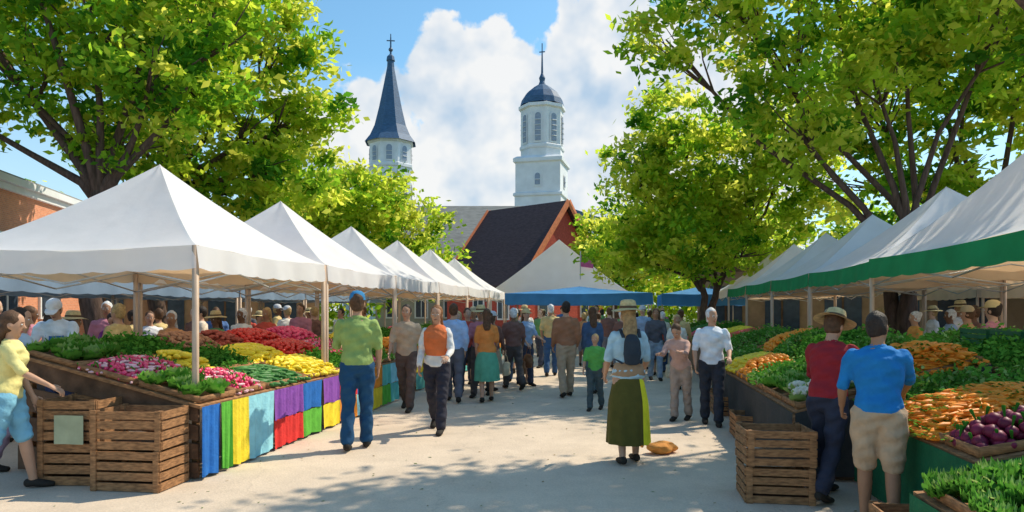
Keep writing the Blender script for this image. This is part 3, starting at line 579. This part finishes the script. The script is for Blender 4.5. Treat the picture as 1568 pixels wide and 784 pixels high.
def house(name,loc,ang,L_,W_,eave,ridge,mw,mr,mt,over=.35,wins=True):
    e=empty(name,loc,ang)
    mb=MB(); h=W_/2
    mb.add(([(0,-h,0),(L_,-h,0),(L_,h,0),(0,h,0),(0,-h,eave),(L_,-h,eave),(L_,h,eave),(0,h,eave),(0,0,ridge-.12),(L_,0,ridge-.12)],[(0,1,5,4),(2,3,7,6),(3,0,4,8,7),(1,2,6,9,5)]),0)
    mb.build('walls',[mw],parent=e)
    rb=MB(); k=(ridge-eave)/h; th=.14
    for sg in(-1,1):
        y1=sg*(h+over); z1=eave-k*over
        V=[(-over,0,ridge),(L_+over,0,ridge),(L_+over,y1,z1),(-over,y1,z1)]; V+= [(a,b,c+th) for a,b,c in V]
        rb.add((V,[(0,1,2,3),(4,7,6,5),(0,4,5,1),(1,5,6,2),(2,6,7,3),(3,7,4,0)]),0)
    rb.build('roof',[mr],parent=e)
    tb=MB()
    for sg in(-1,1):
        for xx in(-over-.03,L_+over+.03): tb.add(loft([(xx,0,ridge+.08),(xx,sg*(h+over),eave-k*over+.08)],[(.04,.2),(.04,.2)],ref=(1,0,0),seg=4,cap=False),0)
    tb.build('rake_trim',[mt],parent=e)
    if wins:
        wb=MB()
        for sg in(-1,1):
            for xx in np.arange(1.2,L_-.8,2.0):
                wb.box((xx,sg*(h+.02),1.7),(.95,.08,1.35),1); wb.box((xx,sg*(h+.05),1.7),(.75,.07,1.15),0); wb.box((xx,sg*(h+.08),1.7),(.05,.06,1.15),1)
        for yy in(-h/2,h/2):
            for xx in(-.02,L_+.02): wb.box((xx,yy,1.8),(.08,.9,1.3),1); wb.box((xx*1.0+(.05 if xx>0 else -.05),yy,1.8),(.07,.7,1.1),0)
        wb.build('windows',[GLS,WHT],parent=e)
    return e
house('red_brick_house',(3.2,42.0,0),ang,6.0,8.4,3.3,8.2,RED,DRK,ORB)
house('grey_roof_house',(-9.5,52,0),0,13,9,5.0,9.4,mat('tan_stucco',(.36,.33,.28),.85,.1,2),GRR,WHT)
BR2=mat('orange_brick',(.52,.20,.11),.85,.2,7,.4,30)
nt=BR2.node_tree; N=nt.nodes; Lk=nt.links; bt=N.new('ShaderNodeTexBrick'); tc=N.new('ShaderNodeTexCoord'); sp=N.new('ShaderNodeSeparateXYZ'); cb=N.new('ShaderNodeCombineXYZ')
Lk.new(tc.outputs['Object'],sp.inputs[0]); ad=N.new('ShaderNodeMath'); Lk.new(sp.outputs[0],ad.inputs[0]); Lk.new(sp.outputs[1],ad.inputs[1]); Lk.new(ad.outputs[0],cb.inputs[0]); Lk.new(sp.outputs[2],cb.inputs[1]); Lk.new(cb.outputs[0],bt.inputs['Vector'])
bt.inputs['Scale'].default_value=4; bt.inputs['Color1'].default_value=(.74,.29,.15,1); bt.inputs['Color2'].default_value=(.60,.22,.12,1); bt.inputs['Mortar'].default_value=(.6,.42,.32,1); bt.inputs['Mortar Size'].default_value=.02
Lk.new(bt.outputs['Color'],N['Principled BSDF'].inputs['Base Color'])
e=empty('brick_building',(-14.2,14,0),math.atan2(11,-2.2)-math.pi/2)
mb=MB(); mb.box((-4,6,2.75),(8,14,5.5),0); mb.build('walls',[BR2],parent=e)
mb=MB(); mb.box((-4,6,5.62),(8.5,14.5,.22),0); mb.box((-4,6,5.40),(8.25,14.25,.2),0); mb.box((-4,6,5.8),(8.0,14,.14),1); mb.build('cornice',[WHT,GRR],parent=e)
mb=MB()
for y in (1,4,7,10): mb.box((.03,y,2.3),(.1,1.5,2.0),1); mb.box((.08,y,2.3),(.08,1.3,1.8),0); mb.box((.12,y,2.3),(.06,.06,1.8),1)
mb.box((.6,6,3.7),(1.2,13.5,.12),1); mb.build('windows_and_canopy',[GLS,WHT],parent=e)
def shed(name,loc,rz,w,d,h,col):
    mb=MB(); mb.box((0,0,h/2),(w,d,h),0); mb.box((0,0,h+.1),(w+.5,d+.5,.2),1)
    for x in np.arange(-w/2+1.2,w/2-1,2.2): mb.box((x,-d/2-.03,1.5),(1.3,.1,2.2),2); mb.box((x,-d/2-.07,1.5),(.07,.09,2.2),1)
    return mb.build(name,[mat(name+'_wall',col,.85,.2,3,.2,20),WOODD,GLS],loc,rz)
shed('market_hall',(-17,30,0),.35,16,6,3.4,(.34,.22,.14)); shed('market_hall',(17,27,0),-.5,18,5,3.2,(.26,.2,.15)); shed('storage_shed',(15.5,14.5,0),-1.1,12,3,3.0,(.34,.25,.17))
# ---------------------------------------------------------------- trees
BARK=mat('tree_bark',(.11,.07,.055),.95,.4,5,.9,22,stretch=(3,3,.6))
LV=[leafmat('leaf_deep',(.06,.17,.02),.42,(.14,.42,.02)),leafmat('leaf_mid',(.15,.30,.025),.52,(.42,.70,.04)),leafmat('leaf_light',(.28,.41,.035),.58,(.74,.92,.07)),leafmat('leaf_yellow',(.44,.48,.05),.60,(.96,.98,.14))]
def tree(name,x,y,tr,fork,blobs,ncl,nl,ls,wts=(.25,.4,.25,.1),cr=.42,stems=1,lean=0):
    e=empty(name,(x,y,0)); mb=MB(); rs=np.random.default_rng(int(abs(x*91+y*17)))
    tops=[]
    for st in range(stems):
        a=2*math.pi*st/max(1,stems)+.4; off=.0 if stems==1 else .35
        P=[(0,0,-.1)];R=[tr*1.5]
        for k in range(1,6):
            q=k/5; P.append((off*math.cos(a)*q*fork*.35+.12*math.sin(k*1.7+st)+lean*q,off*math.sin(a)*q*fork*.35+.1*math.cos(k*1.3+st),fork*q)); R.append(tr*(1-.35*q)*(1 if stems==1 else .75))
        mb.add(loft(P,R,seg=10),0); tops.append((np.array(P[-1]),R[-1]))
    for i,(bx,by,bz,br) in enumerate(blobs):
        c=np.array((bx-x,by-y,bz)); p0,r0=tops[i%stems]; mid=p0*.5+c*.5+rs.normal(size=3)*.25+np.array((0,0,-.2)); 
        mb.add(loft([p0-np.array((0,0,.3)),p0*.75+mid*.25,mid,c*.7+mid*.3,c],[r0*.75,r0*.6,r0*.42,r0*.3,r0*.15],seg=7),0)
        for k in range(6):
            d=rs.normal(size=3); d/=np.linalg.norm(d); d[2]=abs(d[2])*.6; q=c+d*br*.8; s0=mid*(.5)+c*.5
            mb.add(loft([s0,(s0+q)/2+rs.normal(size=3)*.12,q],[r0*.25,r0*.14,r0*.05],seg=5),0)
    mb.build('trunk_and_limbs',[BARK],parent=e,smooth=True)
    vol=np.array([b[3]**2.3 for b in blobs]); vol/=vol.sum()
    bi=rs.choice(len(blobs),ncl,p=vol); d=rs.normal(size=(ncl,3)); d/=np.linalg.norm(d,axis=1)[:,None]
    B=np.array(blobs); r=B[bi,3]*(rs.uniform(.25,1.1,ncl)**.6)
    C=B[bi,:3]+d*r[:,None]*np.array((1,1,.82)); C-=np.array((x,y,0))
    csz=cr*rs.uniform(.5,1.5,ncl)
    cl=np.repeat(np.arange(ncl),nl); P=C[cl]+rs.normal(size=(ncl*nl,3))*csz[cl][:,None]*np.array((.62,.62,.36))
    V=leafquads(P,rs.uniform(.6,1.3,len(P))*ls,.3)
    w=np.array(wts); cm=rs.choice(4,ncl,p=w/w.sum()); lm=cm[cl]; j=rs.random(len(P))<.3; lm=np.where(j,np.clip(lm+rs.integers(-1,2,len(P)),0,3),lm)
    npmesh('foliage',V,4,lm,LV,parent=e)
    return e
W1=(.22,.34,.27,.17); W2=(.11,.26,.34,.29); W3=(.06,.20,.38,.36)
tree('offscreen_shade_tree',-10.6,17.3,.30,4.6,[(-10.5,17,9.3,2.4),(-13,17,7.9,2.2),(-8.6,16.6,7.4,1.9),(-12,16.5,11,2.2),(-9,17.5,10.6,2.0),(-14.5,18,10,2.2),(-10,18,6.1,1.5),(-7.4,17,9.0,1.4),(-14.6,17.5,6.9,1.3)],400,56,.13,W1)
tree('offscreen_shade_tree',-11.2,21.5,.28,5.5,[(-9.5,21,9.2,2.4),(-7.9,21,7.2,1.9),(-11.5,22,12,2.5),(-8.2,21,11.4,2.0),(-12.5,22,8,2.2),(-8.5,21.5,5.6,1.8),(-6.7,21.5,9.9,1.3),(-7.0,21,5.6,1.6),(-10.5,21,5.2,1.5),(-6.4,21.3,7.8,1.2)],440,56,.15,W3)
tree('offscreen_shade_tree',-5.6,26,.18,2.8,[(-5.6,26,5.6,1.9),(-7.2,26,5.0,1.7),(-4.0,26,4.6,1.5),(-6.8,27,6.4,1.3),(-8.8,27,5.4,1.8),(-3.1,26,3.2,1.1),(-5,25.5,3.3,1.6)],340,56,.13,W3)
tree('offscreen_shade_tree',9.3,16.2,.26,3.6,[(9.2,16,9.3,2.3),(6.2,16,8.5,1.8),(11.5,15.5,8.4,2.1),(4.7,16.2,9.6,1.5),(3.7,16.4,8.1,1.0),(7.6,16.5,11,2.0),(12.2,16,11,2.2),(6.4,15.8,6.1,1.5),(8.4,16,7.2,1.4)],430,56,.125,W2,stems=3)
tree('offscreen_shade_tree',6.9,24,.22,2.6,[(6.8,24,6.4,2.2),(4.9,24,5.4,1.6),(8.8,24,5.6,2.0),(4.0,24.5,3.8,1.3),(6.0,23.5,3.9,1.6),(8.4,23.5,3.6,1.6),(5.6,24,8.2,1.5),(4.1,24,7.0,1.1),(9.8,24,7.6,1.8)],470,56,.13,W3,stems=2)
tree('offscreen_shade_tree',14.5,21,.30,4.2,[(14,21,9.5,2.7),(11,21,8.2,2.4),(17,21,8.6,2.8),(12.5,21,12,2.5),(16.5,20,12.2,2.6),(13.2,21,6,2.0),(17.5,19.5,6,2.2),(10.5,21,5.6,1.6)],430,56,.155,W2,stems=2)
tree('offscreen_shade_tree',5.6,37,.2,2.6,[(5.4,37,5.6,2.0),(4.0,36.8,4.2,1.5),(7.2,37,5.0,2.2),(5.2,36.8,3.0,1.8),(9.5,37,6.5,2.5)],260,50,.16,W3)
tree('offscreen_shade_tree',9.54,11.65,.17,6.0,[(8.3,10.1,8.6,.95),(7.1,9.8,8.7,.9),(6.0,9.7,8.6,.8),(5.0,9.4,8.7,.6)],120,50,.11,W2)  # added out of view; crown placed to drop shade on the foreground paving
def distant(name,pts,ncl,nl,ls):
    rs=np.random.default_rng(5); B=np.array(pts); n=ncl*len(B); bi=np.repeat(np.arange(len(B)),ncl); d=rs.normal(size=(n,3)); d/=np.linalg.norm(d,axis=1)[:,None]
    C=B[bi,:3]+d*B[bi,3:4]*rs.uniform(.5,1.05,n)[:,None]; cl=np.repeat(np.arange(n),nl); P=C[cl]+rs.normal(size=(n*nl,3))*.5; P[:,2]=np.maximum(P[:,2],.1)
    npmesh(name,leafquads(P,rs.uniform(.6,1.3,len(P))*ls,.3),4,rs.choice(4,len(P),p=W2),LV)
pts=[]
for x in np.arange(-60,62,4.2):
    y=58+random.uniform(-5,5)-abs(x)*.35
    if -17<x<11 : y=70 if -10<x<6 else 56
    h=random.uniform(3.5,5.5) if abs(x)<18 else random.uniform(5,8)
    pts.append((x,y,h*.55,3.0)); pts.append((x+random.uniform(-1,1),y,h,2.3))
pts+=[(11,44,5,3),(14,40,6,3.4),(-9,46,4.5,2.8),(-12,42,5,3.2)]
distant('distant_trees',pts,50,20,.28)
# ---------------------------------------------------------------- light & sky
el=math.radians(50); az=np.array((.85,.52)); az/=np.linalg.norm(az)
sd=Vector((az[0]*math.cos(el),az[1]*math.cos(el),math.sin(el)))
su=bpy.data.lights.new('sun','SUN'); su.energy=5.0; su.angle=math.radians(.53); su.color=(1,.89,.70)
so=bpy.data.objects.new('sun',su); so.rotation_euler=sd.to_track_quat('Z','Y').to_euler(); sc.collection.objects.link(so)
w=bpy.data.worlds.new('World'); sc.world=w; w.use_nodes=True; nt=w.node_tree; N=nt.nodes; L=nt.links
bg=N['Background']; out=N['World Output']
sky=N.new('ShaderNodeTexSky'); sky.sky_type='NISHITA'; sky.sun_disc=False; sky.sun_elevation=el; sky.sun_rotation=math.atan2(az[0],az[1]); sky.air_density=1.0; sky.dust_density=.4; sky.ozone_density=1.2
tc=N.new('ShaderNodeTexCoord'); D=tc.outputs['Generated']
def vm(op,a,b=None,s=None):
    n=N.new('ShaderNodeVectorMath'); n.operation=op
    for i,q in enumerate((a,b)):
        if q is None: continue
        if isinstance(q,tuple): n.inputs[i].default_value=q
        else: L.new(q,n.inputs[i])
    if s is not None: n.inputs['Scale'].default_value=s
    return n
def ma(op,a,b=None,clamp=False):
    n=N.new('ShaderNodeMath'); n.operation=op; n.use_clamp=clamp
    for i,q in enumerate((a,b)):
        if q is None: continue
        if isinstance(q,(int,float)): n.inputs[i].default_value=q
        else: L.new(q,n.inputs[i])
    return n.outputs[0]
sepD=N.new('ShaderNodeSeparateXYZ'); L.new(D,sepD.inputs[0])
skm=vm('MULTIPLY',sky.outputs[0],(.14,.195,.195)).outputs[0]
hz=N.new('ShaderNodeMapRange'); hz.inputs[1].default_value=0.0; hz.inputs[2].default_value=.34; hz.inputs[3].default_value=.8; hz.inputs[4].default_value=0.0; L.new(sepD.outputs[2],hz.inputs[0])
mc=N.new('ShaderNodeMix'); mc.data_type='RGBA'; L.new(hz.outputs[0],mc.inputs['Factor']); L.new(skm,mc.inputs['A']); mc.inputs['B'].default_value=(.70,.85,.96,1)
L.new(mc.outputs['Result'],bg.inputs[0]); bg.inputs[1].default_value=1.0
def noise(vec,scale,detail=5,rough=.55):
    n=N.new('ShaderNodeTexNoise'); n.inputs['Scale'].default_value=scale; n.inputs['Detail'].default_value=detail; n.inputs['Roughness'].default_value=rough; L.new(vec,n.inputs['Vector']); return n.outputs['Fac']
def dr(px,py):
    v=Vector(((px-784)/1045,1,(475-py)/1045)).normalized(); return tuple(v)
blobs=[(705,112,.085),(780,155,.11),(650,205,.10),(870,145,.10),(965,85,.13),(560,200,.075),(760,280,.20),(490,225,.10),(1100,220,.2),(600,330,.16)]
cur=None
for px,py,r in blobs:
    d=vm('DISTANCE',D,dr(px,py)).outputs['Value']; q=ma('SUBTRACT',1.0,ma('DIVIDE',d,r)); cur=q if cur is None else ma('MAXIMUM',cur,q)
g=ma('MULTIPLY',ma('SUBTRACT',noise(D,2.2,2),.66),2.4)
mask=ma('MINIMUM',ma('MAXIMUM',cur,g),.6)
sv=vm('ADD',D,tuple(Vector((sd.x,sd.y*.3,sd.z+.35)).normalized()*.03)).outputs[0]
n0=noise(D,13,7,.5); s0=noise(D,8,4,.5); s1=noise(sv,8,4,.5)
d0=ma('ADD',mask,ma('MULTIPLY',ma('SUBTRACT',n0,.53),2.0))
mr=N.new('ShaderNodeMapRange'); mr.interpolation_type='SMOOTHSTEP'; mr.inputs[1].default_value=0.0; mr.inputs[2].default_value=.14; L.new(d0,mr.inputs[0])
lit=ma('ADD',ma('MULTIPLY',ma('SUBTRACT',s0,s1),2.6),.58,True)
cr=N.new('ShaderNodeValToRGB'); cr.color_ramp.elements[0].position=.1; cr.color_ramp.elements[0].color=(.50,.65,.82,1); cr.color_ramp.elements[1].position=.72; cr.color_ramp.elements[1].color=(1,.99,.97,1); L.new(lit,cr.inputs[0])
bc=N.new('ShaderNodeBackground'); L.new(cr.outputs[0],bc.inputs[0]); bc.inputs[1].default_value=.95
mx=N.new('ShaderNodeMixShader'); L.new(ma('MULTIPLY',mr.outputs[0],.93),mx.inputs[0]); L.new(bg.outputs[0],mx.inputs[1]); L.new(bc.outputs[0],mx.inputs[2]); L.new(mx.outputs[0],out.inputs['Surface'])
# ---------------------------------------------------------------- camera
cam=bpy.data.cameras.new('camera'); cam.lens=24; cam.sensor_width=36; cam.shift_y=83/1568; cam.clip_end=1500
co=bpy.data.objects.new('camera',cam); co.location=(0,0,1.6); co.rotation_euler=(math.pi/2,0,0); sc.collection.objects.link(co); sc.camera=co
sc.view_settings.view_transform='Standard'; sc.view_settings.look='None'; sc.view_settings.exposure=0
